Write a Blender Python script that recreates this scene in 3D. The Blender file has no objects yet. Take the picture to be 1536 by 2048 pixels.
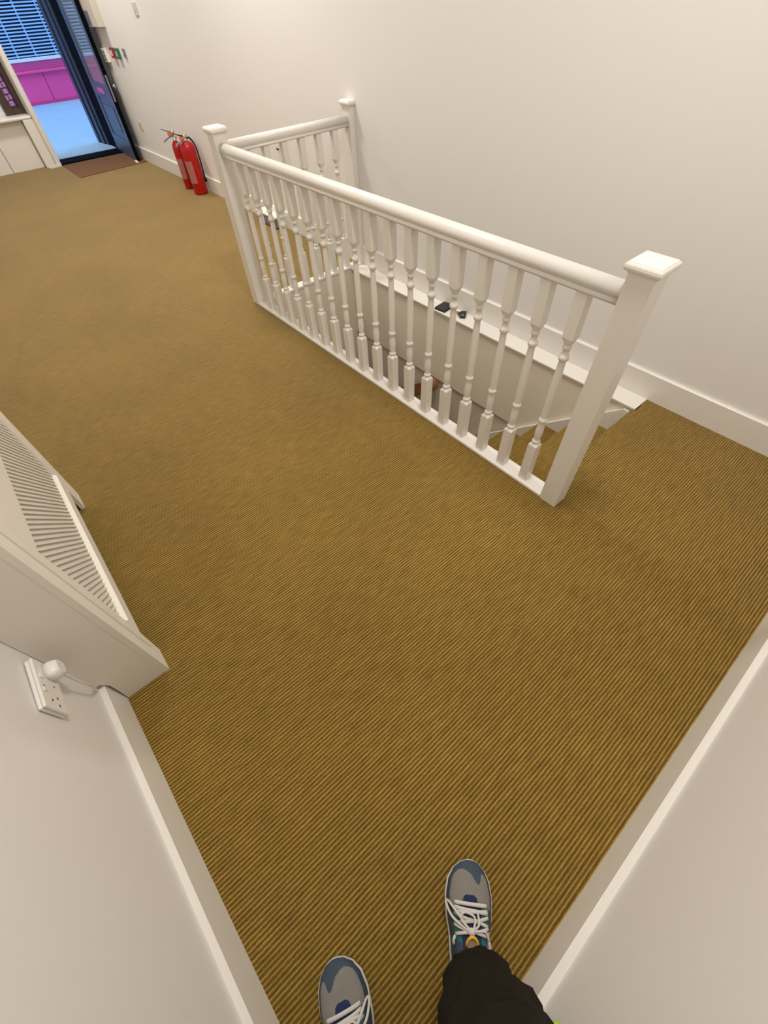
import bpy, bmesh, math, random
from mathutils import Matrix, Vector
random.seed(7)
PI = math.pi
scene = bpy.context.scene
C = scene.collection

# ------------------------------------------------------------------ camera
cam_d = bpy.data.cameras.new('camera'); cam = bpy.data.objects.new('camera', cam_d); C.objects.link(cam)
YAW, PITCH, ROLL, FPX = .6601, .9082, -.0599, 838.7
CAMP = Vector((.4551, .3848, 1.5))
fw = Vector((math.sin(YAW)*math.cos(PITCH), math.cos(YAW)*math.cos(PITCH), -math.sin(PITCH)))
r0 = Vector((math.cos(YAW), -math.sin(YAW), 0)); u0 = r0.cross(fw)
rr = math.cos(ROLL)*r0 + math.sin(ROLL)*u0; uu = -math.sin(ROLL)*r0 + math.cos(ROLL)*u0
M = Matrix.Identity(4)
for i in range(3):
    M[i][0] = rr[i]; M[i][1] = uu[i]; M[i][2] = -fw[i]; M[i][3] = CAMP[i]
cam.matrix_world = M
cam_d.sensor_fit = 'HORIZONTAL'; cam_d.sensor_width = 36.0; cam_d.lens = FPX/1536*36.0
cam_d.clip_start = .02; cam_d.clip_end = 200
scene.camera = cam

# ------------------------------------------------------------------ world (blueish overcast day in the street)
w = bpy.data.worlds.new('overcast_sky'); scene.world = w; w.use_nodes = True
bg = w.node_tree.nodes['Background']; bg.inputs[0].default_value = (.42, .63, 1.0, 1); bg.inputs[1].default_value = 2.5

# ------------------------------------------------------------------ ceiling lamps' light
def area(name, loc, power, size, col=(1, .965, .912)):
    d = bpy.data.lights.new(name, 'AREA'); d.shape = 'DISK'; d.size = size; d.energy = power; d.color = col
    o = bpy.data.objects.new(name, d); o.location = loc; C.objects.link(o); return o
LAMPS = [((2.02, 4.40), 60), ((1.90, 7.5), 56), ((1.45, 1.05), 44)]
CEIL = 3.30

scene.view_settings.view_transform = 'Standard'; scene.view_settings.look = 'None'
scene.view_settings.gamma = 1.0; scene.view_settings.use_curve_mapping = False
scene.view_settings.exposure = 0.02

# ================================================================== materials
def mat(name, col, rough=.5, metal=0, spec=.5, coat=0, bump=0, bscale=60, var=0, vscale=8, sheen=0, emit=None, estr=0, trans=0):
    m = bpy.data.materials.new(name); m.use_nodes = True
    nt = m.node_tree; b = nt.nodes['Principled BSDF']
    b.inputs['Base Color'].default_value = (*col, 1); b.inputs['Roughness'].default_value = rough
    b.inputs['Metallic'].default_value = metal; b.inputs['Specular IOR Level'].default_value = spec
    b.inputs['Coat Weight'].default_value = coat; b.inputs['Sheen Weight'].default_value = sheen
    b.inputs['Transmission Weight'].default_value = trans
    if emit: b.inputs['Emission Color'].default_value = (*emit, 1); b.inputs['Emission Strength'].default_value = estr
    tc = nt.nodes.new('ShaderNodeTexCoord')
    if bump:
        n = nt.nodes.new('ShaderNodeTexNoise'); n.inputs['Scale'].default_value = bscale; n.inputs['Detail'].default_value = 4
        nt.links.new(tc.outputs['Object'], n.inputs['Vector'])
        bp = nt.nodes.new('ShaderNodeBump'); bp.inputs['Strength'].default_value = bump; bp.inputs['Distance'].default_value = .002
        nt.links.new(n.outputs['Fac'], bp.inputs['Height']); nt.links.new(bp.outputs['Normal'], b.inputs['Normal'])
    if var:
        n = nt.nodes.new('ShaderNodeTexNoise'); n.inputs['Scale'].default_value = vscale; n.inputs['Detail'].default_value = 5
        nt.links.new(tc.outputs['Object'], n.inputs['Vector'])
        mx = nt.nodes.new('ShaderNodeMix'); mx.data_type = 'RGBA'
        mx.inputs['A'].default_value = (*[max(0, c*(1-var)) for c in col], 1)
        mx.inputs['B'].default_value = (*[min(1, c*(1+var)) for c in col], 1)
        nt.links.new(n.outputs['Fac'], mx.inputs['Factor']); nt.links.new(mx.outputs['Result'], b.inputs['Base Color'])
    return m

def carpet_mat():
    m = bpy.data.materials.new('ribbed_sisal'); m.use_nodes = True
    nt = m.node_tree; N = nt.nodes; Lk = nt.links; b = N['Principled BSDF']
    tc = N.new('ShaderNodeTexCoord'); sp = N.new('ShaderNodeSeparateXYZ'); Lk.new(tc.outputs['Object'], sp.inputs[0])
    def math_(op, a, c=None, v=None, k=None):
        n = N.new('ShaderNodeMath'); n.operation = op
        if a is not None: Lk.new(a, n.inputs[0])
        if c is not None: Lk.new(c, n.inputs[1])
        if v is not None: n.inputs[0].default_value = v
        if k is not None: n.inputs[1].default_value = k
        return n.outputs[0]
    yz = math_('SUBTRACT', sp.outputs[1], sp.outputs[2])
    wob = N.new('ShaderNodeTexNoise'); wob.inputs['Scale'].default_value = 70; wob.inputs['Detail'].default_value = 3
    Lk.new(tc.outputs['Object'], wob.inputs['Vector'])
    wo = math_('MULTIPLY', wob.outputs['Fac'], k=.0030)
    yy = math_('ADD', yz, wo)
    ph = math_('MULTIPLY', yy, k=2*PI/.0104)
    s = math_('SINE', ph); s01 = math_('MULTIPLY_ADD', s, k=.5); s01.node.inputs[2].default_value = .5
    crest = math_('POWER', s01, k=2.6)
    # knots along each rib
    mp = N.new('ShaderNodeMapping'); mp.inputs['Scale'].default_value = (170, 150, 150); Lk.new(tc.outputs['Object'], mp.inputs[0])
    kn = N.new('ShaderNodeTexNoise'); kn.inputs['Scale'].default_value = 1; kn.inputs['Detail'].default_value = 3; kn.inputs['Roughness'].default_value = .65
    Lk.new(mp.outputs[0], kn.inputs['Vector'])
    h = math_('MULTIPLY_ADD', kn.outputs['Fac'], crest); h.node.inputs[1].default_value = .75
    # NOTE multiply-add : fac*0.75 + crest
    h.node.inputs[1].default_value = .75; Lk.new(crest, h.node.inputs[2])
    for l in list(h.node.inputs[1].links): Lk.remove(l)
    ramp = N.new('ShaderNodeValToRGB'); cr = ramp.color_ramp
    cr.elements[0].position = .16; cr.elements[0].color = (.100, .056, .004, 1)
    cr.elements[1].position = .95; cr.elements[1].color = (.41, .268, .072, 1)
    e = cr.elements.new(.42); e.color = (.215, .128, .021, 1)
    hn = math_('MULTIPLY', h, k=.62); Lk.new(hn, ramp.inputs[0])
    # large patchy wear
    big = N.new('ShaderNodeTexNoise'); big.inputs['Scale'].default_value = 1.6; big.inputs['Detail'].default_value = 6
    Lk.new(tc.outputs['Object'], big.inputs['Vector'])
    bm_ = N.new('ShaderNodeMapRange'); bm_.inputs[1].default_value = .3; bm_.inputs[2].default_value = .7; bm_.inputs[3].default_value = .88; bm_.inputs[4].default_value = 1.1
    Lk.new(big.outputs['Fac'], bm_.inputs[0])
    mp2 = N.new('ShaderNodeMapping'); mp2.inputs['Scale'].default_value = (14, 95, 95); Lk.new(tc.outputs['Object'], mp2.inputs[0])
    st_ = N.new('ShaderNodeTexNoise'); st_.inputs['Scale'].default_value = 1; st_.inputs['Detail'].default_value = 2; Lk.new(mp2.outputs[0], st_.inputs['Vector'])
    sm_ = N.new('ShaderNodeMapRange'); sm_.inputs[1].default_value = .3; sm_.inputs[2].default_value = .7; sm_.inputs[3].default_value = .80; sm_.inputs[4].default_value = 1.2
    Lk.new(st_.outputs['Fac'], sm_.inputs[0])
    sc_ = math_('MULTIPLY', bm_.outputs[0], sm_.outputs[0])
    vm = N.new('ShaderNodeVectorMath'); vm.operation = 'SCALE'; Lk.new(ramp.outputs[0], vm.inputs[0]); Lk.new(sc_, vm.inputs['Scale'])
    Lk.new(vm.outputs[0], b.inputs['Base Color'])
    bp = N.new('ShaderNodeBump'); bp.inputs['Strength'].default_value = .52; bp.inputs['Distance'].default_value = .0024
    Lk.new(h, bp.inputs['Height']); Lk.new(bp.outputs[0], b.inputs['Normal'])
    b.inputs['Roughness'].default_value = .8; b.inputs['Specular IOR Level'].default_value = .12
    b.inputs['Sheen Weight'].default_value = .40; b.inputs['Sheen Roughness'].default_value = .45
    b.inputs['Sheen Tint'].default_value = (1, .88, .7, 1)
    return m

MT = dict(
    wall=mat('wall_paint', (.80, .77, .735), .55, bump=.05, bscale=220),
    fascia=mat('stairwell_bounce_tinted_paint', (.82, .745, .615), .5, bump=.05, bscale=220),  # white wall paint with the carpet's warm bounce light tinted into it
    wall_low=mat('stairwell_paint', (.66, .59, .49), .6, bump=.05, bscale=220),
    ceil=mat('ceiling_paint', (.84, .82, .78), .8),
    trim=mat('white_gloss_paint', (.80, .765, .705), .32, bump=.03, bscale=40),
    cover=mat('cover_paint', (.82, .775, .70), .35, bump=.03, bscale=50),
    plastic=mat('white_plastic', (.84, .81, .76), .3),
    carpet=carpet_mat(),
    red=mat('extinguisher_red', (.40, .004, .003), .3, coat=.15, spec=.35),
    redlab=mat('printed_label', (.40, .14, .13), .5, var=.12, vscale=60),
    silver=mat('silver_metal', (.6, .6, .58), .3, metal=1),
    chrome=mat('chrome', (.8, .8, .8), .12, metal=1),
    black=mat('black_rubber', (.012, .012, .013), .45),
    orange=mat('orange_pin', (.75, .16, .03), .4),
    navy=mat('navy_door_paint', (.006, .015, .038), .4, coat=.1),
    blackp=mat('black_door_paint', (.003, .003, .005), .7, spec=.03),
    doorface=mat('blue_door_paint', (.05, .085, .15), .4, coat=.1),
    glass=mat('door_glass', (.5, .55, .58), .03, trans=.55, spec=.8),
    matbrown=mat('coir_mat', (.17, .075, .022), .9, bump=.5, bscale=300, var=.15, vscale=30),
    stone=mat('pavement_stone', (.34, .50, .60), .7, bump=.2, bscale=30, var=.10, vscale=3),
    pink=mat('pink_paint', (.94, .08, .28), .4, var=.06, vscale=2),
    pinkd=mat('pink_ledge_paint', (.62, .06, .20), .4),
    slat=mat('shutter_slat', (.42, .62, .80), .45, metal=.2, var=.2, vscale=6),
    shopdark=mat('shop_glass', (.006, .022, .075), .15),
    brick=mat('street_wall', (.3, .33, .4), .8, var=.2, vscale=4),
    wood=mat('varnished_wood', (.27, .105, .032), .3, coat=.4, var=.3, vscale=14),
    darkwood=mat('dark_brown_wood', (.055, .032, .02), .4, var=.3, vscale=20),
    lilac=mat('lilac_tile', (.55, .30, .62), .5),
    purple=mat('purple_backing', (.20, .06, .24), .5),
    grey=mat('grey_plastic', (.20, .20, .22), .4),
    screen=mat('blue_grey_screen', (.16, .17, .22), .35), 
    gplate=mat('pale_grey_plastic', (.62, .58, .60), .4),
    beige=mat('cream_plastic', (.62, .56, .47), .4),
    green=mat('green_plastic', (.02, .16, .06), .4),
    callred=mat('call_point_red', (.32, .02, .03), .4),
    paper=mat('paper', (.78, .77, .80), .7),
    brass=mat('brass', (.55, .38, .12), .3, metal=1),
    leather=mat('black_leather', (.018, .014, .012), .45, bump=.2, bscale=200),
    rad=mat('radiator_enamel', (.46, .42, .37), .35),
    lampf=mat('lamp_frame', (.82, .82, .8), .4),
    neon=mat('red_neon', (.5, .02, .02), .4),
    slate=mat('slate_blue_suede', (.036, .056, .085), .75, bump=.2, bscale=400, var=.15, vscale=60),
    mesh=mat('grey_mesh', (.215, .20, .175), .8, bump=.6, bscale=900, var=.1, vscale=50),
    teal=mat('teal_suede', (.012, .125, .125), .7),
    royal=mat('royal_blue_knit', (.004, .013, .070), .8, bump=.4, bscale=700),
    offwhite=mat('off_white_leather', (.60, .58, .54), .45),
    sole=mat('white_foam', (.62, .59, .52), .6),
    outsole=mat('dark_rubber', (.02, .02, .03), .6),
    lace=mat('white_lace', (.62, .58, .53), .85, bump=.4, bscale=900),
    yellow=mat('yellow_loop', (.72, .42, .01), .5),
    tan=mat('tan_tag', (.36, .22, .15), .6),
    trouser=mat('black_trouser_cloth', (.013, .010, .0075), .9, bump=.25, bscale=500, var=.4, vscale=9, spec=.15),
    cuff=mat('black_ribbed_cuff', (.006, .006, .006), .9),
    lime=mat('lime_cord', (.36, .55, .01), .5),
)

# ================================================================== mesh helpers
def link(o, parent=None, rootloc=None):
    C.objects.link(o)
    if parent is not None:
        o.parent = parent
        if parent.type == 'EMPTY': o.matrix_parent_inverse = Matrix.Translation(-parent.location)
    return o
def mk(name, verts, faces, m, parent=None, smooth=False, xf=None):
    me = bpy.data.meshes.new(name)
    if xf is not None: verts = [xf @ Vector(v) for v in verts]
    me.from_pydata([tuple(v) for v in verts], [], faces); me.update()
    bm = bmesh.new(); bm.from_mesh(me); bmesh.ops.recalc_face_normals(bm, faces=bm.faces); bm.to_mesh(me); bm.free()
    if smooth:
        for p in me.polygons: p.use_smooth = True
    me.materials.append(MT[m] if isinstance(m, str) else m)
    return link(bpy.data.objects.new(name, me), parent)
def from_bm(name, bm, m, parent=None, smooth=False, xf=None):
    if xf is not None: bmesh.ops.transform(bm, matrix=xf, verts=bm.verts)
    bmesh.ops.recalc_face_normals(bm, faces=bm.faces)
    me = bpy.data.meshes.new(name); bm.to_mesh(me); bm.free()
    if smooth:
        for p in me.polygons: p.use_smooth = True
    me.materials.append(MT[m] if isinstance(m, str) else m)
    return link(bpy.data.objects.new(name, me), parent)
def bbox(bm, x0, x1, y0, y1, z0, z1):
    vs = [bm.verts.new((x, y, z)) for x in (x0, x1) for y in (y0, y1) for z in (z0, z1)]
    for f in ((0,1,3,2),(4,6,7,5),(0,4,5,1),(2,3,7,6),(0,2,6,4),(1,5,7,3)): bm.faces.new([vs[i] for i in f])
def box(name, x0, x1, y0, y1, z0, z1, m, parent=None, bev=0, seg=2, xf=None):
    bm = bmesh.new(); bbox(bm, x0, x1, y0, y1, z0, z1)
    if bev: bmesh.ops.bevel(bm, geom=bm.edges[:], offset=bev, segments=seg, profile=.5, affect='EDGES')
    return from_bm(name, bm, m, parent, xf=xf)
def prism(name, poly, axis, a0, a1, m, parent=None, bev=0, smooth=False, xf=None, shape=False):
    """extrude a 2D polygon along axis; poly gives the two other coordinates in xyz order"""
    def P(u, v, a): return {'x': (a, u, v), 'y': (u, a, v), 'z': (u, v, a)}[axis]
    n = len(poly); vs = [P(u, v, a0) for u, v in poly] + [P(u, v, a1) for u, v in poly]
    fs = [tuple(range(n)), tuple(range(2*n-1, n-1, -1))] + [(i, (i+1) % n, n+(i+1) % n, n+i) for i in range(n)]
    if shape: return vs, fs
    o = mk(name, vs, fs, m, parent, xf=xf)
    if smooth:
        for p in o.data.polygons:
            if len(p.vertices) == 4: p.use_smooth = True
    if bev:
        bm = bmesh.new(); bm.from_mesh(o.data); bmesh.ops.bevel(bm, geom=bm.edges[:], offset=bev, segments=2, profile=.5, affect='EDGES'); bm.to_mesh(o.data); bm.free()
    return o
def strip2d(name, p0, p1, t, z0, z1, m, parent=None):
    """slab whose face runs p0->p1; thickness t to the left of the direction"""
    d = Vector((p1[0]-p0[0], p1[1]-p0[1])).normalized(); n = Vector((-d.y, d.x))*t
    poly = [p0, p1, (p1[0]+n.x, p1[1]+n.y), (p0[0]+n.x, p0[1]+n.y)]
    return prism(name, poly, 'z', z0, z1, m, parent)
def lathe_data(prof, seg=24, cx=0, cy=0, z=0):
    vs, fs = [], []
    for r, h in prof:
        for i in range(seg):
            a = 2*PI*i/seg; vs.append((cx+r*math.cos(a), cy+r*math.sin(a), z+h))
    for j in range(len(prof)-1):
        for i in range(seg):
            fs.append((j*seg+i, j*seg+(i+1) % seg, (j+1)*seg+(i+1) % seg, (j+1)*seg+i))
    fs.append(tuple(range(seg-1, -1, -1))); fs.append(tuple((len(prof)-1)*seg+i for i in range(seg)))
    return vs, fs
def lathe(name, prof, m, parent=None, cx=0, cy=0, z=0, seg=24, xf=None):
    vs, fs = lathe_data(prof, seg, cx, cy, z); o = mk(name, vs, fs, m, parent, xf=xf)
    for p in o.data.polygons: p.use_smooth = len(p.vertices) == 4
    return o
def tube(name, pts, r, m, parent=None, seg=8, flat=1.0, closed=False, xf=None, cap=True):
    pts = [Vector(p) for p in pts]; n = len(pts); vs, fs = [], []
    rs = r if isinstance(r, (list, tuple)) else [r]*n
    prev = None
    for i, p in enumerate(pts):
        t = (pts[(i+1) % n]-pts[i-1]) if closed else (pts[min(i+1, n-1)]-pts[max(i-1, 0)])
        t.normalize()
        ref = Vector((0, 0, 1)) if abs(t.z) < .92 else Vector((1, 0, 0))
        a = t.cross(ref).normalized()
        if prev is not None and a.dot(prev) < 0: a = -a
        prev = a; b = t.cross(a).normalized()
        for k in range(seg):
            th = 2*PI*k/seg; vs.append(p+a*math.cos(th)*rs[i]+b*math.sin(th)*rs[i]*flat)
    for i in range(n if closed else n-1):
        j = (i+1) % n
        for k in range(seg): fs.append((i*seg+k, i*seg+(k+1) % seg, j*seg+(k+1) % seg, j*seg+k))
    if not closed and cap: fs.append(tuple(range(seg-1, -1, -1))); fs.append(tuple((n-1)*seg+k for k in range(seg)))
    o = mk(name, vs, fs, m, parent, xf=xf)
    for p in o.data.polygons: p.use_smooth = len(p.vertices) == 4
    return o
def spline(pts, n=8):
    pts = [Vector(p) for p in pts]; out = []
    for i in range(len(pts)-1):
        p0, p1, p2, p3 = pts[max(i-1, 0)], pts[i], pts[i+1], pts[min(i+2, len(pts)-1)]
        for k in range(n):
            t = k/n
            out.append(.5*((2*p1)+(p2-p0)*t+(2*p0-5*p1+4*p2-p3)*t*t+(3*p1-p0-3*p2+p3)*t**3))
    out.append(pts[-1]); return out
def tag(o, label, cat, group=None):
    o['label'] = label; o['category'] = cat
    if group: o['group'] = group
    return o
def thing(name, label, cat, loc, group=None):
    o = bpy.data.objects.new(name, None); C.objects.link(o); o.location = loc; o.empty_display_size = .05
    return tag(o, label, cat, group)
def struct(o, label, cat):
    o['kind'] = 'structure'; return tag(o, label, cat)

# ================================================================== the room
XR = 2.782          # right wall plane
YS0, YS1 = .925, 3.445   # stair opening
XB = 1.756          # balustrade base line
NW = .080
lx = lambda y: .011-.0165*y          # left skirting face
# floor slab with the stair opening
bm = bmesh.new()
def slab(x0, x1, y0, y1): bbox(bm, x0, x1, y0, y1, -.03, 0)
xs = [-.3, 1.832, 2.70, 2.90]; ys = [-.15, YS0, 3.515, 9.06]
vid = {}
for zi, z in enumerate((0, -.24)):
    for i, x in enumerate(xs):
        for j, y in enumerate(ys): vid[i, j, zi] = bm.verts.new((x, y, z))
hole = lambda i, j: i == 1 and j == 1
for i in range(3):
    for j in range(3):
        if hole(i, j): continue
        for zi in (0, 1): bm.faces.new([vid[i, j, zi], vid[i+1, j, zi], vid[i+1, j+1, zi], vid[i, j+1, zi]])
def side(a, b): bm.faces.new([vid[(*a, 0)], vid[(*b, 0)], vid[(*b, 1)], vid[(*a, 1)]])
for i in range(3): side((i, 0), (i+1, 0)); side((i, 3), (i+1, 3))
for j in range(3): side((0, j), (0, j+1)); side((3, j), (3, j+1))
for a, b in (((1,1),(2,1)), ((2,1),(2,2)), ((2,2),(1,2)), ((1,2),(1,1))): side(a, b)
bbox(bm, -.3, 1.826, 9.0605, 9.42, -.24, 0)
struct(from_bm('floor', bm, 'carpet'), 'golden brown ribbed sisal carpet covering the room floor', 'floor')

struct(strip2d('wall_left', (lx(-.15)-.018, -.15), (lx(9.6)-.018, 9.6), .12, -.3, CEIL, 'wall'), 'white painted wall behind the radiator cover', 'wall')
struct(box('wall_back', -.2, 2.95, -.14, -.018, -.3, CEIL, 'wall'), 'white painted wall at the person\'s heels', 'wall')
struct(box('wall_right', XR, XR+.14, -.14, 9.28, 0, CEIL, 'wall'), 'long white wall with fire extinguishers and stairs beside it', 'wall')
struct(box('ceiling', -.35, 2.95, -.15, 9.7, CEIL, CEIL+.1, 'ceil'), 'white painted ceiling', 'ceiling')
def skirt_poly(t, h): return [(0, 0), (t, 0), (t, h-.004), (t-.004, h), (0, h)]
SK = .1414
o = strip2d('baseboard_left', (lx(-.02), -.02), (lx(9.1), 9.1), .0178, 0, SK, 'trim'); struct(o, 'white skirting board along the wall with the socket', 'skirting board')
o = prism('baseboard_back', [(-.018, 0), (0, 0), (0, SK-.003), (-.003, SK), (-.018, SK)], 'x', -.02, XR-.018, 'trim'); struct(o, 'white skirting board behind the person\'s heels', 'skirting board')
o = prism('baseboard_right', [(XR, 0), (XR-.018, 0), (XR-.018, SK-.004), (XR-.014, SK), (XR, SK)], 'y', 0, 9.28, 'trim'); struct(o, 'white skirting board below the long wall with extinguishers', 'skirting board')
# ledge at the stair side, white board
o = box('trim_1', 2.638, XR-.018, YS0+.006, YS1-.002, -.008, .004, 'trim', bev=.003); struct(o, 'flat white ledge between skirting board and stairwell', 'trim')
# stairwell shell
WX = 2.652
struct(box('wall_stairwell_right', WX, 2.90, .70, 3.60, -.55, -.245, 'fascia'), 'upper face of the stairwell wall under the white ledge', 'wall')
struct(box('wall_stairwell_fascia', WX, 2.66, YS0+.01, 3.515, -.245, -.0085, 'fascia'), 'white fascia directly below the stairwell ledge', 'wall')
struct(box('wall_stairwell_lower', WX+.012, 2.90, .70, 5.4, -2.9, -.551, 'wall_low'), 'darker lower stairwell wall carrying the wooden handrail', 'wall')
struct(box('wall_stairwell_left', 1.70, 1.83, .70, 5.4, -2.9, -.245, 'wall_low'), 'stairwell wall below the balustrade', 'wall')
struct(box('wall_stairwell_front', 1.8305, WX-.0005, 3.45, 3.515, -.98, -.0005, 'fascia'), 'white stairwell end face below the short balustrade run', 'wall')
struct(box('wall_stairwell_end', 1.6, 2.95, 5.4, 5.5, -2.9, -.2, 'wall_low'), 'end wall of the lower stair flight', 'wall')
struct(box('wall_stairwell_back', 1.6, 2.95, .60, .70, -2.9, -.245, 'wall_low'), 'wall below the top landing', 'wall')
struct(box('floor_lower', 1.6, 2.95, .6, 5.5, -3.0, -2.9, 'carpet'), 'lower landing floor at the stair foot', 'floor')
# stairs
st = thing('staircase', 'carpeted stair flight descending beside the white balustrade', 'stairs', (2.24, 1.1, -2.9))
RIS, GO = .199, .235
for k in range(10):
    y0 = YS0+.03+GO*k; z = -RIS*(k+1)+.012
    prism('tread', [(y0-.028, z-.03), (y0+GO, z-.03), (y0+GO, z), (y0-.012, z), (y0-.024, z-.006)], 'x', 1.832, 2.63, 'carpet', st)
    box('riser', 1.832, 2.63, y0+GO-.004, y0+GO+.008, z-RIS, z-.03, 'carpet', st)
box('riser', 1.832, 2.63, YS0+.012, YS0+.026, -RIS+.012, -.03, 'carpet', st)
box('nosing', 1.832, 2.638, YS0-.004, YS0+.02, -.03, .0005, 'carpet', st, bev=.008)
# wall string of the stairs
sy = lambda z: None
poly = [(YS0+.01, -.03), (.98, -.022), (1.825, -.749), (4.2, -.749-(4.2-1.825)*.862), (4.2, -3.05), (3.9, -3.05), (YS0+.01, -.55)]
o = prism('stair_string', poly, 'x', 2.628, 2.651, 'trim', st); o['label'] = 'white stair string board against the wall'

# ================================================================== balustrade
ba = thing('balustrade', 'white painted balustrade with turned balusters around the stair opening', 'balustrade', (XB+NW/2, 2.17, 0))
def newel(x0, x1, y0, y1, z0=-.0):
    s = box('newel_post', x0, x1, y0, y1, z0, .975, 'trim', ba, bev=.0015)
    o = .013
    xa, xb_ = x0-o, min(x1+o, XR-.001)
    ra, rb = x0-.004, min(x1+.004, XR-.001)
    bm = bmesh.new()
    def ring(xa, xb, ya, yb, z): return [bm.verts.new(v) for v in ((xa, ya, z), (xb, ya, z), (xb, yb, z), (xa, yb, z))]
    prof = [(.002, .966), (.003, .972), (.009, .9745), (.0125, .978), (.0138, .984), (.0128, .9905), (.0105, .9945), (.0085, .9955), (.006, .999), (.002, 1.000), (-.012, 1.0015)]
    rings = []
    for d, z in prof: rings.append(ring(x0-d, min(x1+d, XR-.001), y0-d, y1+d, z))
    for a, b in zip(rings, rings[1:]):
        for i in range(4): bm.faces.new([a[i], a[(i+1) % 4], b[(i+1) % 4], b[i]])
    bm.faces.new(rings[-1]); bm.faces.new(rings[0][::-1])
    c = from_bm('cap', bm, 'trim', s)
newel(XB, XB+NW, .817, .817+NW); newel(XB, XB+NW, 3.443, 3.443+NW); newel(2.738, XR-.001, 3.443, 3.443+NW)
# rails
def rail_poly(c):
    pts = []
    for k in range(21):
        a = -.22*PI + 1.44*PI*k/20
        pts.append((c+.0285*math.cos(a), .9035+.0265*math.sin(a)))
    pts += [(c-.0200, .8815), (c-.0235, .8795), (c-.0235, .869), (c+.0235, .869), (c+.0235, .8795), (c+.0200, .8815)]
    return pts
cxr = XB+NW/2; cyr = 3.443+NW/2
prism('handrail', rail_poly(cxr), 'y', .817+NW-.001, 3.444, 'trim', ba, smooth=True)
prism('handrail', rail_poly(cyr), 'x', XB+NW-.001, 2.739, 'trim', ba, smooth=True)
box('base_rail', XB+.001, XB+NW+.002, .817+NW, 3.443, 0, .015, 'trim', ba, bev=.003)
box('base_rail', XB+NW, 2.738, 3.443+.001, 3.443+NW, -.004, .015, 'trim', ba, bev=.003)
# one baluster, shared by all
def baluster_mesh():
    S = .0205
    prof = [(.015, S, 1), (.222, S, 1), (.2335, .0150, 0), (.2365, .0150, 0), (.2385, .0172, 0), (.243, .0180, 0), (.2475, .0165, 0), (.250, .0130, 0), (.256, .0125, 0), (.270, .0150, 0), (.295, .0165, 0),
            (.325, .0150, 0), (.343, .0125, 0), (.346, .0135, 0), (.349, .0170, 0), (.356, .0185, 0), (.363, .0170, 0), (.366, .0138, 0), (.371, .0138, 0), (.40, .0150, 0), (.48, .0162, 0), (.56, .0150, 0), (.610, .0130, 0), (.624, .0125, 0), (.627, .0140, 0),
            (.630, .0175, 0), (.638, .0190, 0), (.646, .0175, 0), (.649, .0135, 0), (.660, .0115, 0), (.670, .0120, 0), (.673, .0150, 0), (.678, .0160, 0), (.683, .0150, 0), (.686, .0130, 0), (.692, .0150, 0), (.714, S, 1), (.8695, S, 1)]
    n = 16; vs = []; fs = []; sm = []
    for z, r, q in prof:
        for k in range(n):
            a = 2*PI*k/n; c, s = math.cos(a), math.sin(a)
            rr_ = r/max(abs(c), abs(s)) if q else r
            vs.append((rr_*c, rr_*s, z))
    for j in range(len(prof)-1):
        for k in range(n):
            fs.append((j*n+k, j*n+(k+1) % n, (j+1)*n+(k+1) % n, (j+1)*n+k)); sm.append(prof[j][2] == 0 and prof[j+1][2] == 0)
    me = bpy.data.meshes.new('baluster'); me.from_pydata(vs, [], fs); me.update()
    for p, s in zip(me.polygons, sm): p.use_smooth = s
    me.materials.append(MT['trim']); return me
bme = baluster_mesh()
for k in range(18):
    o = bpy.data.objects.new('baluster', bme); o.location = (cxr, 1.0165+.1338*k, 0); link(o, ba)
for k in range(6):
    o = bpy.data.objects.new('baluster', bme); o.location = (1.959+.133*k, cyr, 0); link(o, ba)

# ================================================================== wooden wall handrail in the stairwell
hr = thing('stair_handrail', 'varnished wooden handrail with rounded end inside the stairwell', 'handrail', (2.60, 3.0, -1.0))
hx0, hx1 = 2.555, 2.618
pts = []
import itertools
sl = -.60/.62
A = Vector((0, 2.40, -.575)); B = Vector((0, 4.6, -.575+2.2*-.72))
d = (B-A).normalized(); nrm = Vector((0, -d.z, d.y)); 
if nrm.z < 0: nrm = -nrm
H2 = .052
poly = []
for k in range(11):
    a = PI/2+PI*k/10; poly.append(A+nrm*H2*math.sin(a)+d*H2*math.cos(a))
poly += [B-nrm*H2, B+nrm*H2]
prism('rail', [(p.y, p.z) for p in poly], 'x', hx0, hx1, 'wood', hr, bev=.008)
for yy in (2.75, 3.9):
    zz = A.z+(yy-A.y)*d.z/d.y
    tube('bracket', [(hx1-.005, yy, zz), (WX+.0125, yy, zz-.01)], .012, 'brass', hr)

# ================================================================== radiator cover on the left wall
RX = .141; RY0, RY1 = 1.284, 2.397; RT = .86
rc = thing('radiator_cover', 'white radiator cover with diagonal lattice grille against the wall', 'radiator cover', (.06, 1.84, 0))
wl = lambda y: lx(y)-.0165
def endp(y0, y1):
    xw = max(wl(y0), wl(y1)); xs_ = max(lx(y0), lx(y1))+.003
    return [(xs_, 0), (RX-.016, 0), (RX-.016, RT), (xw, RT), (xw, SK+.022), (xs_-.006, SK+.022), (xs_+.006, SK-.012), (xs_+.004, .06)]
prism('end_panel', endp(RY0+.001, RY0+.019), 'y', RY0+.001, RY0+.019, 'cover', rc)
prism('end_panel', endp(RY1-.019, RY1-.001), 'y', RY1-.019, RY1-.001, 'cover', rc)
box('top_shelf', wl(RY0)+.001, RX+.022, RY0-.015, RY1+.015, RT, RT+.022, 'cover', rc, bev=.004)
GY0, GY1, GZ0, GZ1 = 1.398, 2.283, .222, .643
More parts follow.
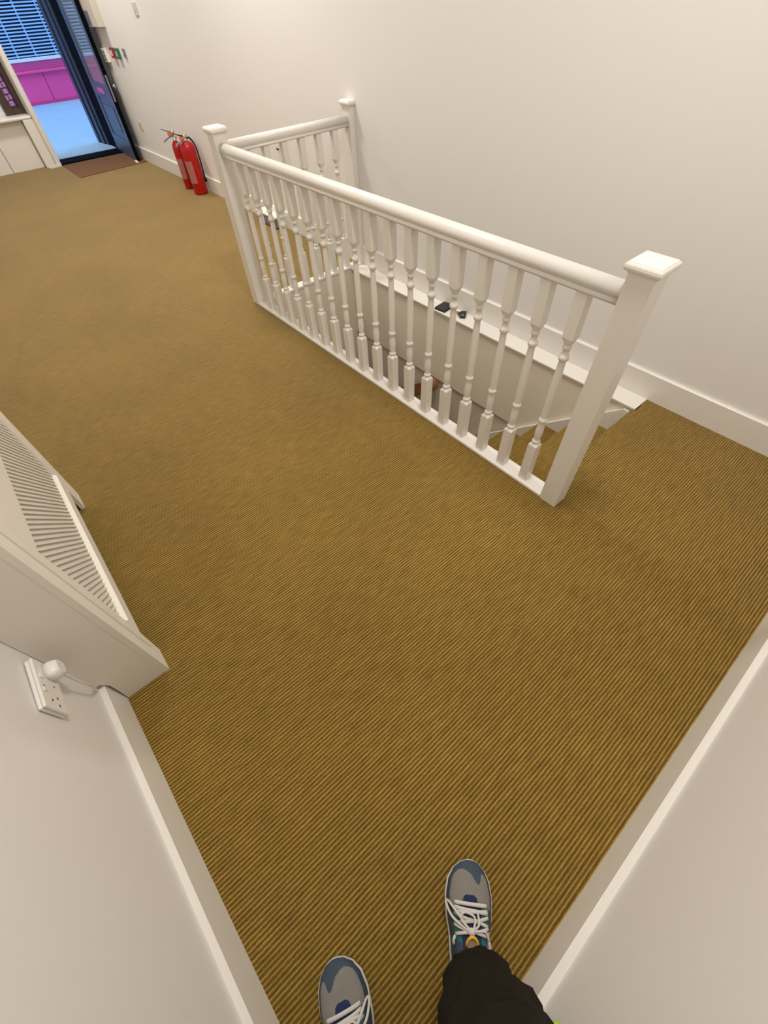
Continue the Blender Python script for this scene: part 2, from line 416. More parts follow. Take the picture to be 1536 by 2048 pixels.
# frame: stiles, rails, with feet
xa, xb_ = RX-.017, RX
prism('stile', [(RY0, 0), (RY0+.094, 0), (RY0+.108, .132), (GY0, .132), (GY0, RT), (RY0, RT)], 'x', xa, xb_, 'cover', rc)
prism('stile', [(GY1, .132), (RY1-.13, .132), (RY1-.12, 0), (RY1, 0), (RY1, RT), (GY1, RT)], 'x', xa, xb_, 'cover', rc)
box('bottom_rail', xa, xb_, GY0+.0005, GY1-.0005, .132, GZ0, 'cover', rc)
box('top_rail', xa, xb_, GY0+.0005, GY1-.0005, GZ1, RT, 'cover', rc)
# bead moulding round the opening: sloped strips
def mould(y0, z0, y1, z1, inner):
    # sloped strip from face (x=RX+.006) outer edge to recessed inner edge
    dy, dz = inner
    v = [(RX, y0-dy*.010, z0-dz*.010), (RX, y1-dy*.010, z1-dz*.010), (RX+.006, y1-dy*.004, z1-dz*.004), (RX+.006, y0-dy*.004, z0-dz*.004),
         (RX-.010, y0+dy*.010, z0+dz*.010), (RX-.010, y1+dy*.010, z1+dz*.010), (RX-.012, y1-dy*.004, z1-dz*.004), (RX-.012, y0-dy*.004, z0-dz*.004)]
    mk('moulding', v, [(0,1,2,3), (3,2,5,4), (4,5,6,7), (7,6,1,0), (0,3,4,7), (1,6,5,2)], 'cover', rc)
mould(GY0, GZ0, GY1, GZ0, (0, 1))
# a thin arris bead up the stile next to the corner
box('bead', RX-.001, RX+.004, RY0+.058, RY0+.063, .10, RT-.03, 'cover', rc, bev=.0015)
# diagonal lattice, two layers
def clip_line(c, sgn, y0, y1, z0, z1):
    """line z = c + sgn*y clipped to the rectangle"""
    pts = []
    for y in (y0, y1):
        z = c+sgn*y
        if z0 <= z <= z1: pts.append((y, z))
    for z in (z0, z1):
        y = (z-c)/sgn
        if y0 < y < y1: pts.append((y, z))
    return pts[:2] if len(pts) >= 2 else None
def lattice(sgn, pitch, width, xf0, xf1):
    y0, y1, z0, z1 = GY0-.004, GY1+.004, GZ0-.004, GZ1+.004
    cmin = min(z0-sgn*y for y in (y0, y1)); cmax = max(z1-sgn*y for y in (y0, y1))
    c = cmin+pitch*.5
    while c < cmax:
        q = clip_line(c, sgn, y0, y1, z0, z1)
        if q and math.dist(*q) > .012:
            (ya, za), (yb, zb) = q; h = width/2; s = 1/math.sqrt(2)
            ny, nz = (-sgn*s*h, s*h)
            pr = [(ya+ny, za+nz), (yb+ny, zb+nz), (yb-ny, zb-nz), (ya-ny, za-nz)]
            prism('slat', pr, 'x', xf0, xf1, 'cover', rc)
        c += pitch
lattice(-1, .0238, .0074, RX-.0105, RX-.0065)
lattice(1, .0190, .0036, RX-.0140, RX-.0100)
# radiator behind
ra = thing('radiator', 'off-white panel radiator behind the lattice grille', 'radiator', (.03, 1.84, .13))
box('panel', .012, .030, 1.42, 2.26, .16, .70, 'rad', ra, bev=.004)
for k in range(20):
    y = 1.45+k*.041
    box('flute', .030, .040, y, y+.022, .19, .67, 'rad', ra, bev=.004)
for yy in (1.44, 2.24): tube('foot_pipe', [(.02, yy, 0), (.02, yy, .17)], .008, 'rad', ra)

# ================================================================== socket and plug
so = thing('wall_socket', 'white double wall socket with a red neon beside the radiator cover', 'socket', (-.02, 1.17, .41))
wx = wl(1.17)+.0005
box('back_box', wx, wx+.010, 1.097, 1.243, .411, .497, 'plastic', so, bev=.004)
fp = box('faceplate', wx+.0105, wx+.018, 1.097, 1.243, .411, .497, 'plastic', so, bev=.0025)
for y in (1.150, 1.190): box('switch', wx+.018, wx+.021, y-.006, y+.006, .474, .487, 'plastic', fp, bev=.001)
box('neon', wx+.018, wx+.0195, 1.158, 1.162, .478, .483, 'neon', fp)
for y in (1.170,): lathe('screw', [(.0025, 0), (.0025, .001)], 'grey', fp, xf=Matrix.Translation((wx+.0182, y, .44)) @ Matrix.Rotation(PI/2, 4, 'Y'), seg=10)
for y0 in (1.123,):
    for dy, dz in ((0, .018), (-.011, -.004), (.011, -.004)):
        box('pin_hole', wx+.0182, wx+.0186, y0+dy-.0035, y0+dy+.0035, .445+dz-.002, .445+dz+.002, 'black', fp)
pl = thing('power_plug', 'white three-pin plug with cable in the double wall socket', 'plug', (wx+.02, 1.215, .44))
px0 = wx+.0186
vs = []; 
for x, s in ((px0, .0245), (px0+.016, .0235), (px0+.030, .0175)):
    for k in range(16):
        a = 2*PI*k/16; q = .6
        vs.append((x, 1.213+s*math.copysign(abs(math.cos(a))**q, math.cos(a)), .443+s*.98*math.copysign(abs(math.sin(a))**q, math.sin(a))))
fs = [(j*16+k, j*16+(k+1) % 16, (j+1)*16+(k+1) % 16, (j+1)*16+k) for j in range(2) for k in range(16)]+[tuple(range(16)), tuple(range(47, 31, -1))]
o = mk('plug_body', vs, fs, 'plastic', pl)
for p in o.data.polygons: p.use_smooth = len(p.vertices) == 4
cab = spline([(px0+.012, 1.213, .420), (px0+.014, 1.214, .395), (px0+.010, 1.222, .33), (px0+.004, 1.238, .26), (px0-.012, 1.262, .195), (px0-.020, 1.275, .165)], 8)
tube('cable', cab, .0038, 'plastic', pl, seg=8)

# ================================================================== fire extinguishers
def extinguisher(name, label, x, y, r, hb, hz, hose, lab_ang):
    t = thing(name, label, 'fire extinguisher', (x, y, 0), 'fire extinguishers by the wall')
    b = lathe('cylinder', [(r*.93, 0), (r, .006), (r, .03), (r*.985, .034), (r, .04), (r, hb-.06), (r*.97, hb-.035), (r*.84, hb-.012), (r*.6, hb+.004), (.022, hb+.014), (.018, hb+.016)], 'red', t, x, y, 0, seg=32)
    # label: curved patch
    vs, fs = [], []; n = 10
    for j, z in enumerate((hb*.24, hb*.68)):
        for k in range(n+1):
            a = lab_ang-.75+1.5*k/n; vs.append((x+(r+.0008)*math.cos(a), y+(r+.0008)*math.sin(a), z))
    for k in range(n): fs.append((k, k+1, n+2+k, n+1+k))
    mk('printed_label', vs, fs, 'redlab', b, smooth=True)
    lathe('valve', [(.017, 0), (.019, .004), (.019, .02), (.013, .024), (.013, hz-hb-.04), (.016, hz-hb-.035), (.016, hz-hb-.01), (.008, hz-hb-.004)], 'silver', t, x, y, hb+.012, seg=16)
    # two levers pointing away from the wall
    top = hz
    prism('lever', [(x+.02, top-.012), (x+.02, top), (x-.03, top+.006), (x-.115, top+.036), (x-.117, top+.030), (x-.03, top-.008)], 'y', y-.009, y+.009, 'black' if hose else 'grey', t)
    prism('carry_handle', [(x+.01, top-.045), (x+.01, top-.036), (x-.04, top-.036), (x-.105, top-.055), (x-.125, top-.075), (x-.120, top-.08), (x-.10, top-.065), (x-.04, top-.046)], 'y', y-.010, y+.010, 'grey', t)
    box('safety_tag', x-.055, x-.012, y-.012, y+.012, top-.034, top-.006, 'orange', t, bev=.003)
    if hose:
        pts = spline([(x+.01, y, hb+.03), (x+.045, y-.01, hb+.035), (x+r+.005, y-.02, hb-.03), (x+r+.010, y-.025, hb-.14), (x+r+.008, y-.02, .16)], 8)
        tube('hose', pts, .009, 'black', t)
        tube('nozzle', [(x+r+.008, y-.02, .17), (x+r+.009, y-.02, .10)], [.010, .014], 'black', t)
    else:
        lathe('gauge', [(.012, 0), (.012, .012)], 'silver', t, xf=Matrix.Translation((x+.017, y, hb+.04)) @ Matrix.Rotation(PI/2, 4, 'Y'), seg=16)
    return t
extinguisher('fire_extinguisher', 'wide red fire extinguisher with black hose, nearer to the balustrade', 2.664, 6.335, .0765, .452, .512, True, PI*1.12)
extinguisher('fire_extinguisher', 'slimmer red fire extinguisher without hose, nearer to the open door', 2.655, 6.63, .052, .420, .515, False, PI*1.2)

# ================================================================== things on the ledge
ph = thing('wallet', 'flat black folded wallet lying on the white stairwell ledge', 'wallet', (2.70, 2.43, .004))
Rz = Matrix.Translation((2.705, 2.432, .0045)) @ Matrix.Rotation(math.radians(6), 4, 'Z')
box('back_flap', -.058, .055, -.046, .046, 0, .007, 'leather', ph, bev=.003, xf=Rz)
box('front_flap', -.056, .053, -.044, .044, .0075, .015, 'leather', ph, bev=.003, xf=Rz)
ks = thing('key_bunch', 'small bunch of keys with black fob on the white ledge', 'keys', (2.72, 2.29, .004))
Rk = Matrix.Translation((2.716, 2.262, .0045)) @ Matrix.Rotation(math.radians(35), 4, 'Z')
box('fob', -.040, .040, -.021, .021, 0, .017, 'black', ks, bev=.006, seg=3, xf=Rk)
box('fob_badge', -.030, -.018, -.008, .008, 0.0172, .0178, 'chrome', ks, xf=Rk)
ring = [(2.738+.013*math.cos(a*PI/8), 2.305+.013*math.sin(a*PI/8), .010) for a in range(16)]
tube('key_ring', ring, .0013, 'chrome', ks, seg=6, closed=True)
for a, m_ in ((2.3, 'brass'), (2.9, 'brass'), (3.6, 'black')):
    Rt = Matrix.Translation((2.738+.012*math.cos(a), 2.305+.012*math.sin(a), .005+.004*(a-2))) @ Matrix.Rotation(a, 4, 'Z')
    prism('key', [(0, -.010), (.016, -.011), (.022, -.004), (.05, -.004), (.052, 0), (.05, .004), (.022, .004), (.016, .011), (0, .010)], 'z', 0, .0022, m_, ks, xf=Rt)

# white box on the floor behind the short run
wb = thing('floor_box', 'white plastic box with grey vented side on the floor behind the balustrade', 'box', (2.71, 4.80, 0))
box('case', 2.665, 2.762, 4.66, 5.02, .012, .088, 'grey', wb, bev=.004)
box('lid', 2.660, 2.763, 4.655, 5.025, .0885, .104, 'plastic', wb, bev=.004)
for k in range(3): box('vent', 2.6635, 2.6648, 4.90+.03*k, 4.915+.03*k, .025, .075, 'black', wb)
for y in (4.69, 4.99): box('foot', 2.68, 2.75, y-.012, y+.012, 0, .0118, 'black', wb)
nl = thing('wall_hook', 'tiny black hook on the long wall above the floor box', 'hook', (XR-.002, 4.553, .60))
tube('peg', [(XR-.0005, 4.553, .605), (XR-.014, 4.553, .605), (XR-.018, 4.553, .615)], .006, 'black', nl)

# ================================================================== wall plates and boxes on the long wall
def plate(name, label, cat, y0, y1, z0, z1, m, d=.009):
    t = thing(name, label, cat, (XR, (y0+y1)/2, z0))
    b = box('plate', XR-d, XR-.0003, y0, y1, z0, z1, m, t, bev=.002); return t, b
t, b = plate('switch_plate', 'grey-white blank plate high on the long wall', 'switch plate', 6.845, 6.935, 1.335, 1.42, 'gplate')
t['label'] = 'pale blank switch plate on the long wall above the extinguishers'
box('rocker', XR-.012, XR-.0092, 6.875, 6.905, 1.36, 1.395, 'gplate', b, bev=.001)
t, b = plate('socket_plate', 'pale socket plate low on the wall between door and extinguishers', 'socket', 8.01, 8.10, .36, .44, 'beige')
for dy in (-.02, .02): box('pin_hole', XR-.0096, XR-.0092, 8.055+dy-.004, 8.055+dy+.004, .395, .403, 'black', b)
t, b = plate('fire_call_point', 'red fire alarm call point beside the door', 'call point', 8.003, 8.10, 1.0, 1.085, 'callred', .03)
box('glass_pane', XR-.032, XR-.0302, 8.03, 8.075, 1.02, 1.065, 'paper', b)
t, b = plate('door_release', 'green door release button box beside the red call point', 'button', 7.835, 7.925, 1.0, 1.085, 'green', .03)
box('glass_pane', XR-.032, XR-.0302, 7.86, 7.90, 1.02, 1.06, 'beige', b)
t, b = plate('key_switch', 'dark grey key switch plate next to the green button', 'switch', 7.645, 7.70, 1.015, 1.088, 'grey', .014)
lathe('key_barrel', [(.008, 0), (.008, .006)], 'silver', b, xf=Matrix.Translation((XR-.0205, 7.672, 1.05)) @ Matrix.Rotation(PI/2, 4, 'Y'), seg=12)
t, b = plate('alarm_cabinet', 'cream control cabinet with grey screen on the wall behind the open door', 'control box', 8.02, 8.42, 1.245, 1.62, 'beige', .075)
box('cover_seam', XR-.0765, XR-.0752, 8.03, 8.41, 1.46, 1.464, 'grey', b)
box('screen', XR-.078, XR-.0752, 8.225, 8.41, 1.255, 1.365, 'screen', b, bev=.001)
t, b = plate('notice_sheet', 'white paper notice below the cream alarm cabinet', 'notice', 8.20, 8.40, 1.085, 1.235, 'paper', .003)
box('clip', XR-.005, XR-.0031, 8.28, 8.32, 1.225, 1.235, 'grey', b)
t, b = plate('time_lock_panel', 'small white keypad panel left of the red call point', 'keypad', 8.30, 8.43, .955, 1.07, 'plastic', .03)
for i, j in itertools.product(range(3), range(3)): box('key', XR-.032, XR-.0302, 8.325+.03*i, 8.345+.03*i, .97+.03*j, .99+.03*j, 'grey', b)
t['label'] = 'small white keypad panel between the door and the red call point'

# ================================================================== street front
# front wall (shop window side)
struct(box('wall_front', -.35, 1.7635, 9.421, 9.72, -.1, CEIL, 'wall'), 'front wall beside the street door', 'wall')
struct(box('wall_front_lintel', 1.7640, 2.95, 9.30, 9.72, 2.12, CEIL, 'wall'), 'white wall above the street door', 'wall')
pi_ = thing('trim_2', 'white moulded pilaster between the shop window and the street door', 'trim', (1.73, 9.1, 0)); pi_['kind'] = 'structure'
box('shaft', 1.764, 1.826, 9.062, 9.70, 0, CEIL-.001, 'trim', pi_, bev=.004)
box('base_block', 1.642, 1.7635, 9.10, 9.42, 0, .495, 'trim', pi_, bev=.004)
box('bead', 1.772, 1.80, 9.046, 9.0615, .0, CEIL-.001, 'trim', pi_, bev=.005)
box('plinth', 1.66, 1.815, 9.030, 9.0455, 0, .03, 'trim', pi_, bev=.003)
# stall riser boards below the window
sr = thing('trim_3', 'white boarded panel below the shop window sill', 'trim', (.9, 9.25, 0)); sr['kind'] = 'structure'
for a, b_ in ((-.2, .425), (.431, .829), (.835, 1.232), (1.238, 1.636)):
    box('board', a, b_, 9.20, 9.40, 0, .495, 'trim', sr, bev=.003)
o = box('sill', -.2, 1.762, 9.10, 9.41, .496, .532, 'trim', sr, bev=.014, seg=3)
# window display
wn = thing('window_1', 'dark brown framed shop window beside the street door', 'window', (1.0, 9.30, .533)); wn['kind'] = 'structure'
box('frame', 1.712, 1.763, 9.30, 9.40, .5335, 2.2, 'darkwood', wn, bev=.004)
box('frame', 1.532, 1.618, 9.30, 9.40, .5335, 2.2, 'darkwood', wn, bev=.004)
box('frame', 1.6185, 1.7115, 9.302, 9.40, .5335, .592, 'darkwood', wn)
box('pane', 1.6185, 1.7115, 9.402, 9.41, .592, 2.2, 'purple', wn)
for k in range(12):
    z = .602+.058*k
    if k % 2: box('lilac_tile', 1.627, 1.659, 9.392, 9.4015, z, z+.046, 'lilac', wn, bev=.003); box('lilac_tile', 1.672, 1.704, 9.392, 9.4015, z+.006, z+.052, 'lilac', wn, bev=.003)
    else: box('lilac_tile', 1.640, 1.692, 9.392, 9.4015, z+.004, z+.048, 'lilac', wn, bev=.003)
box('blind', -.19, 1.530, 9.37, 9.385, .5335, 2.2, 'paper', wn)

# door opening: jambs, threshold
jb = thing('door_frame', 'black and navy timber door frame at the street entrance', 'door frame', (2.73, 9.5, 0)); jb['kind'] = 'structure'; jb.name = 'door_2'
box('jamb', 2.702, 2.93, 9.285, 9.62, 0, 2.12, 'blackp', jb, bev=.004)
box('stop', 2.680, 2.93, 9.621, 9.74, 0, 2.2, 'navy', jb, bev=.006)
box('outer_post', 2.655, 2.93, 9.741, 9.90, -.05, 2.6, 'navy', jb, bev=.012)
box('outer_fillet', 2.635, 2.93, 9.901, 10.02, -.05, 2.6, 'navy', jb, bev=.01)
box('threshold', 1.827, 2.701, 9.062, 9.36, -.02, .022, 'blackp', jb, bev=.006)
struct(box('floor_step', 1.70, 2.95, 9.361, 10.05, -.06, .026, 'stone'), 'pale stone doorstep', 'step')

# open door leaf
hin = Vector((2.697, 9.28, 0)); lead = Vector((2.648, 8.36, 0))
dv = (lead-hin).normalized(); ang = math.atan2(dv.y, dv.x)
dl = thing('door_1', 'open dark blue street door with glazed upper panel', 'door', (hin.x, hin.y, 0)); dl['kind'] = 'structure'
DX = Matrix.Translation((hin.x, hin.y, .012)) @ Matrix.Rotation(ang, 4, 'Z')   # local x along the leaf, local -y/+y across
L_ = (lead-hin).length
# which side faces -x : local +y of rotated frame
ny = (DX.to_3x3() @ Vector((0, 1, 0))).x
S_ = 1 if ny > 0 else -1     # +S_ is toward the wall
def dbox(n, x0, x1, t0, t1, z0, z1, m, p=dl, bev=0):
    a, b_ = sorted((t0*S_, t1*S_)); return box(n, x0, x1, a, b_, z0, z1, m, p, bev=bev, xf=DX)
dbox('hinge_stile', 0, .11, 0, .046, 0, 2.05, 'doorface', bev=.003)
dbox('lock_stile', L_-.115, L_-.004, 0, .046, 0, 2.05, 'doorface', bev=.003)
dbox('leading_edge', L_-.0039, L_, -.001, .047, 0, 2.05, 'blackp')
dbox('bottom_rail', .11, L_-.115, .001, .045, 0, .20, 'doorface')
dbox('lock_rail', .11, L_-.115, .001, .045, .60, .74, 'doorface')
dbox('top_rail', .11, L_-.115, .001, .045, 1.93, 2.05, 'navy')
dbox('panel', .11, L_-.115, .012, .034, .20, .60, 'doorface')
dbox('panel_field', .20, L_-.205, .004, .0119, .27, .53, 'doorface', bev=.004)
dbox('glazing', .11, L_-.115, .018, .028, .74, 1.93, 'glass')
lp = dbox('letter_plate', .30, .60, -.008, .0009, .645, .70, 'chrome', bev=.003)
kn = lathe('knob', [(.012, 0), (.010, .02), (.024, .035), (.027, .048), (.018, .06)], 'silver', dl, xf=DX @ Matrix.Translation((L_-.06, S_*.046, .73)) @ Matrix.Rotation(-S_*PI/2, 4, 'X'), seg=20)
dbox('edge_lock', L_-.0005, L_+.002, .012, .034, .60, .84, 'grey')
wd = thing('door_wedge', 'small cream rubber wedge holding the street door open', 'door wedge', (2.64, 8.30, .012))
prism('wedge_block', [(8.285, .008), (8.36, .008), (8.36, .030), (8.285, .0095)], 'x', 2.615, 2.648, 'beige', wd)
# doormat
dm = thing('doormat', 'plain brown coir doormat inside the street door', 'doormat', (2.29, 8.63, 0))
mk('mat_pile', [(1.828, 8.20, .0), (2.762, 8.275, .0), (2.762, 9.055, .0), (1.835, 9.055, .0), (1.828, 8.20, .007), (2.762, 8.275, .007), (2.762, 9.055, .007), (1.835, 9.055, .007)],
   [(0,1,2,3), (4,5,6,7), (0,1,5,4), (1,2,6,5), (2,3,7,6), (3,0,4,7)], 'matbrown', dm)
# street
struct(box('pavement', -6, 14, 10.051, 30, -.3, -.10, 'stone'), 'pale pavement outside the street door', 'pavement')
ANG = .05
sh = thing('shop_front', 'pink shop front with lowered shutter across the street', 'shop front', (3.5, 16.1, -.1))
SX = Matrix.Translation((3.5, 16.05, -.1)) @ Matrix.Rotation(.035, 4, 'Z')
def sbox(n, *a, m, p=sh, bev=0): return box(n, *a, m, p, bev=bev, xf=SX)
for k in range(-4, 5):
    a = k*1.02-.02
    sbox('riser_panel', a, a+1.005, .02, .3, 0, .50, m='pink', bev=.006)
    sbox('riser_board', a+1.0049, a+1.0151, .035, .3, 0, .50, m='pinkd')
sbox('kick_board', -4.2, 5.2, -.01, .0195, 0, .05, m='pinkd')
sbox('sill_board', -4.2, 5.2, -.06, .30, .501, .545, m='pink', bev=.01)
sbox('sill_upstand', -4.2, 5.2, -.02, .30, .546, .68, m='pinkd', bev=.006)
sbox('shutter_foot', -4.2, 5.2, -.035, .02, .681, .735, m='paper', bev=.006)
sbox('shop_glass', -4.2, 5.2, .10, .30, .681, 3.2, m='shopdark')
for k in range(42):
    z = .752+.050*k
    sbox('shutter_slat', -4.2, 5.2, -.01, .012, z, z+.022, m='slat')
for k in range(-10, 12):
    sbox('shutter_link', k*.42+.02*(k % 3), k*.42+.035+.02*(k % 3), .0125, .03, .74, 2.86, m='slat')
sbox('fascia', -4.2, 5.2, -.1, .30, 2.9, 3.6, m='pink')
struct(box('wall_street', -8, 16, 16.6, 17.2, -.3, 6.5, 'brick'), 'building across the street', 'wall')
struct(box('wall_street_outer', 2.95, 16, 9.2, 9.7, -.3, 5, 'brick'), 'house front next to the street door', 'wall')

# ================================================================== ceiling lamps
for i, ((x, y), p) in enumerate(LAMPS):
    t = thing('ceiling_lamp', ['round white ceiling lamp level with the balustrade', 'round white ceiling lamp closest to the street door', 'round white ceiling lamp over the standing person'][i], 'ceiling lamp', (x, y, CEIL-.03), 'ceiling lamps')
    lathe('rim', [(.265, 0), (.27, .004), (.27, .03), (.26, .032)], 'lampf', t, x, y, CEIL-.033, seg=32)
    l = area('bulb', (x, y, CEIL-.036), p, .50); l.parent = t; l.matrix_parent_inverse = Matrix.Translation(-t.location)

# ================================================================== person: black trousers and trainers
pe = thing('person', 'person standing in black trousers and blue-grey trainers with white laces', 'person', (.27, .13, 0))
def interp(tab, t):
    for (a, va), (b, vb) in zip(tab, tab[1:]):
        if t <= b:
            k = (t-a)/(b-a) if b > a else 0; k = k*k*(3-2*k)*.5+k*.5
            return va+(vb-va)*k
    return tab[-1][1]
WL = [(0, 0), (.012, .014), (.04, .025), (.1, .034), (.25, .037), (.45, .041), (.62, .049), (.74, .050), (.84, .045), (.92, .035), (.97, .022), (.992, .010), (1, 0)]
WM = [(0, 0), (.012, .014), (.04, .025), (.1, .033), (.25, .034), (.45, .037), (.62, .045), (.74, .048), (.84, .045), (.92, .036), (.97, .023), (.992, .010), (1, 0)]
HT = [(0, .078), (.05, .095), (.2, .105), (.42, .103), (.52, .093), (.62, .080), (.72, .069), (.80, .062), (.88, .055), (.94, .048), (.98, .040), (1, .030)]
def shoe(toe, head, side_, LEN=.285):
    """side_: +1 right shoe (lateral = right), -1 left shoe"""
    hd = Vector((head[0], head[1], 0)).normalized(); rt = Vector((hd.y, -hd.x, 0))*side_   # lateral direction
    heel = Vector((toe[0], toe[1], 0))-hd*LEN
    def S(t, a, lift=0):
        t = max(0, min(1, t))
        u = math.cos(a); wv = interp(WL if u >= 0 else WM, t)*1.17
        h = interp(HT, t); z0 = .020+.006*max(0, (t-.85)/.15)
        yy = math.copysign(abs(u)**.72, u)*(wv+lift); zz = z0+max(0, h-z0)*abs(math.sin(a))**.8+lift*math.sin(a)
        curve = -.006*math.sin(PI*t)                                   # banana last
        return heel+hd*(t*LEN)+rt*(yy+curve)+Vector((0, 0, zz))
    root = bpy.data.objects.new('trainer', None); C.objects.link(root); root.location = (heel.x, heel.y, 0); root.parent = pe
    root.matrix_parent_inverse = Matrix.Translation(-pe.location)
    root['label'] = 'blue-grey running shoe with white laces'
    def reg(o):
        o.parent = root; o.matrix_parent_inverse = Matrix.Translation(-root.location); return o
    # upper, split into panels
    NT, NA = 190, 120
    def region(t, a):
        u = math.cos(a); au = abs(u); full = t; t = t-.065 if t < .80 else t
        tb = .925-.095*math.exp(-((u-.28)/.24)**2)-.05*math.exp(-((abs(u)-.95)/.25)**2)
        rim = .84-.10*max(0, (t-.80)/.2)
        if full > tb or (au > rim and t > .52): return 'toe_overlay'
        if ((t-.655)/.04)**2+(u/.20)**2 < 1: return 'tongue'
        if t > .645-.05*au: return 'vamp'
        if t > .33 and au < .36: return 'tongue'
        if t > .40 and au < .70: return 'eyestay'
        if t < .30 and au < .88: return 'collar'
        if u > .0 and .18 < t < .47 and .75 < au < .93: return 'side_stripe'
        if t > .36 and au > .70: return 'toe_overlay'
        return 'quarter'
    rm = dict(toe_overlay='slate', vamp='mesh', tongue='royal', eyestay='teal', collar='royal', side_stripe='offwhite', quarter='slate' )
    ts = [i/NT for i in range(NT+1)]
    verts = [[S(t, PI*j/NA) for j in range(NA+1)] for t in ts]
    bins = {}
    for i in range(NT):
        for j in range(NA):
            bins.setdefault(region((i+.5)/NT, PI*(j+.5)/NA), []).append((i, j))
    for rn, cells in bins.items():
        ids = {}; vs = []; fs = []
        def vi(i, j):
            if (i, j) not in ids: ids[i, j] = len(vs); vs.append(verts[i][j])
            return ids[i, j]
        for i, j in cells: fs.append((vi(i, j), vi(i+1, j), vi(i+1, j+1), vi(i, j+1)))
        reg(mk(rn, vs, fs, rm[rn], None, smooth=True))
    # midsole + outsole from the outline
    def outline(off, z):
        pts = []
        for s in (1, -1):
            seq = ts if s == 1 else ts[::-1]
            for t in seq:
                off_ = off*(1-.75*max(0, (t-.86)/.14)); wv = interp(WL if s == 1 else WM, t)*1.17+off_*min(1, t/.02+.0, (1-t)/.02+.0)
                pts.append(heel+hd*(t*LEN+(off_*.6 if t > .98 else -off_ if t < .02 else 0))+rt*(s*wv-.006*math.sin(PI*t))+Vector((0, 0, z+.010*max(0, (t-.82)/.18)**2)))
        return pts
    def sole(n, rings, m):
        vs, fs = [], []
        for off, z in rings: vs += outline(off, z)
        k = len(ts)*2
        for r in range(len(rings)-1):
            for i in range(k): fs.append((r*k+i, r*k+(i+1) % k, (r+1)*k+(i+1) % k, (r+1)*k+i))
        fs.append(tuple(range(k-1, -1, -1))); fs.append(tuple((len(rings)-1)*k+i for i in range(k)))
        return reg(mk(n, vs, fs, m, None))
    sole('outsole', [(.001, .001), (.003, .004), (.003, .008)], 'outsole')
    sole('midsole', [(.0015, .0082), (.0035, .013), (.003, .020), (.0005, .0235)], 'sole')
    # laces
    def row(ta, ua, tb, ub, r=.0031, lift=.003):
        ta += .065; tb += .065
        pts = []
        for k in range(13):
            q = k/12; t = ta+(tb-ta)*q; u = ua+(ub-ua)*q
            pts.append(S(t, math.acos(max(-1, min(1, u))), lift+.003*math.sin(PI*q)))
        reg(tube('lace', pts, r, 'lace', None, seg=8, flat=.6))
    row(.635, -.56, .632, .56, .0042)
    row(.605, -.58, .585, .60, .0040); row(.600, .58, .575, -.5, .0036)
    row(.57, -.60, .505, .62, .0036); row(.56, .62, .50, -.62, .0036)
    row(.50, -.66, .445, .66, .0034); row(.495, .66, .44, -.66, .0034)
    row(.43, -.68, .375, -.80, .0034); row(.43, .68, .365, .80, .0034)
    # bow
    def P3(t, u, l): return S(t+.065, math.acos(u), l)
    reg(tube('bow_loop', spline([P3(.475, -.05, .010), P3(.54, -.55, .014), P3(.62, -.86, .010), P3(.635, -.80, .008), P3(.60, -.50, .014), P3(.475, -.02, .012)], 8), .0028, 'lace', None, flat=.6))
    reg(tube('bow_loop', spline([P3(.475, .0, .010), P3(.54, -.22, .020), P3(.585, -.12, .022), P3(.56, .04, .020), P3(.475, .02, .012)], 8), .0026, 'lace', None, flat=.6))
    reg(tube('lace_end', spline([P3(.475, .02, .011), P3(.52, .16, .012), P3(.585, .14, .010)], 6), .0026, 'lace', None, flat=.6))
    reg(tube('lace_end', spline([P3(.475, .05, .011), P3(.48, .40, .010), P3(.43, .62, .008)], 6), .0026, 'lace', None, flat=.6))
    kx = P3(.47, 0, .010)
    reg(lathe('knot', [(.003, -.006), (.0075, -.003), (.0085, .001), (.006, .005), (.002, .007)], 'lace', None, xf=Matrix.Translation(kx), seg=12))
    # pull loop on the tongue
    pts = []
    for k in range(9):
        a = PI*k/8; pts.append(P3(.385, .0, .006)+rt*(.0135*math.cos(a))+hd*(.018*math.sin(a))+Vector((0, 0, .010*math.sin(a)+.003)))
    reg(tube('pull_loop', pts, .0032, 'yellow', None, flat=.8))
    c0 = P3(.39, 0, .006)
    vs = [c0+rt*x*.011+hd*y+Vector((0, 0, z)) for y, z in ((-.012, .002), (.012, .007)) for x in (-1, 1)]
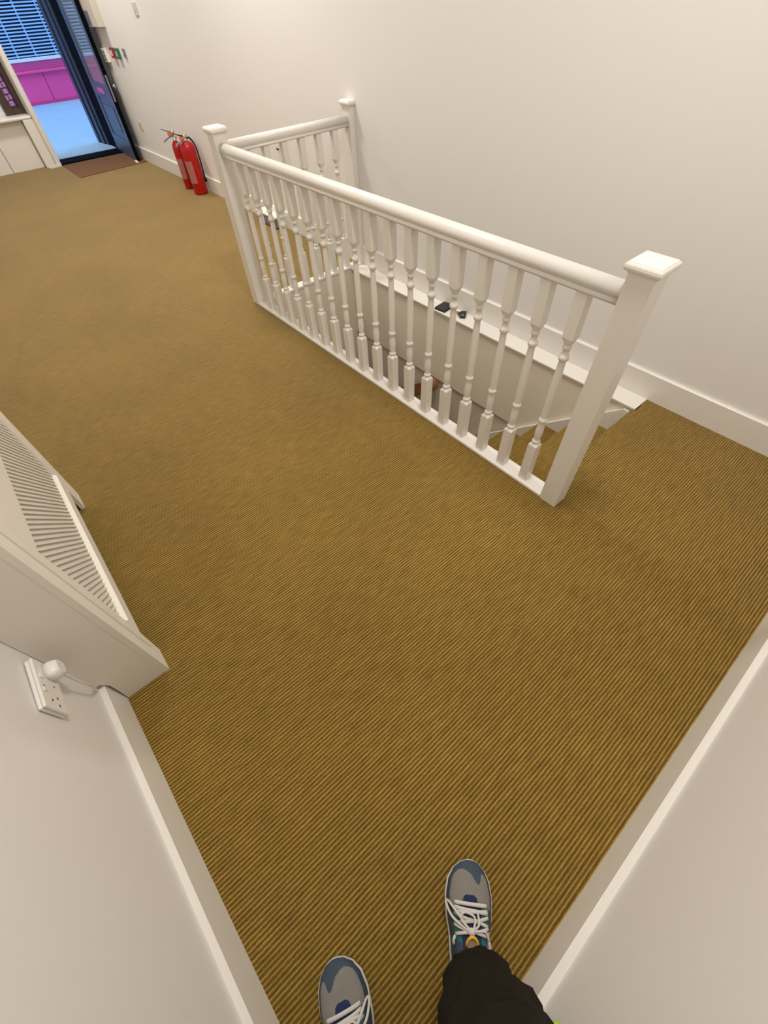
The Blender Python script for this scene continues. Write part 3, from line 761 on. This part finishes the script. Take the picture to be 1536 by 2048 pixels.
    vs += [v+Vector((0, 0, .002)) for v in vs]
    reg(mk('tongue_tag', vs, [(0,1,3,2), (4,6,7,5), (0,1,5,4), (1,3,7,5), (3,2,6,7), (2,0,4,6)], 'tan', None))
    return heel, hd, rt
hR, dR, _ = shoe((.560, .238), (.72, .69), 1)
hL, dL, _ = shoe((.170, .326), (.33, .944), -1)
aR = hR+dR*.075; aL = hL+dL*.075
# trousers as one skinned surface
J = [(.27, .135, .93), (.335, .115, .86), (.400, .092, .52), (aR.x-.010, aR.y+.006, .28), (aR.x-.004, aR.y-.002, .135),
     (.195, .135, .86), (.135, .15, .50), (aL.x, aL.y+.004, .26), (aL.x, aL.y, .135), (.27, .13, 1.04)]
Ed = [(0, 1), (1, 2), (2, 3), (3, 4), (0, 5), (5, 6), (6, 7), (7, 8), (0, 9)]
Ra = [(.15, .105), (.095, .10), (.084, .084), (.080, .080), (.060, .060), (.095, .10), (.080, .080), (.066, .066), (.055, .055), (.15, .10)]
me = bpy.data.meshes.new('trousers'); me.from_pydata(J, Ed, []); me.update()
tr = bpy.data.objects.new('trousers', me); link(tr, pe)
sk = tr.modifiers.new('skin', 'SKIN')
for v, r in zip(me.skin_vertices[0].data, Ra): v.radius = r
me.skin_vertices[0].data[0].use_root = True
sb = tr.modifiers.new('sub', 'SUBSURF'); sb.levels = 3; sb.render_levels = 3
tx = bpy.data.textures.new('folds', 'CLOUDS'); tx.noise_scale = .065; tx.noise_depth = 2
dp = tr.modifiers.new('folds', 'DISPLACE'); dp.texture = tx; dp.strength = .05; dp.mid_level = .5; dp.texture_coords = 'GLOBAL'
me.materials.append(MT['trouser']); sk.use_smooth_shade = True
for a_, r_ in ((aR, .053), (aL, .052)):
    lathe('trouser_cuff', [(r_*.92, .075), (r_, .082), (r_*1.02, .11), (r_*1.03, .145), (r_*.9, .16)], 'cuff', pe, a_.x, a_.y, 0, seg=32)
tube('lime_cord', spline([(.468, .086, .52), (.474, .078, .522), (.481, .072, .52), (.484, .062, .515)], 5), .004, 'lime', pe)
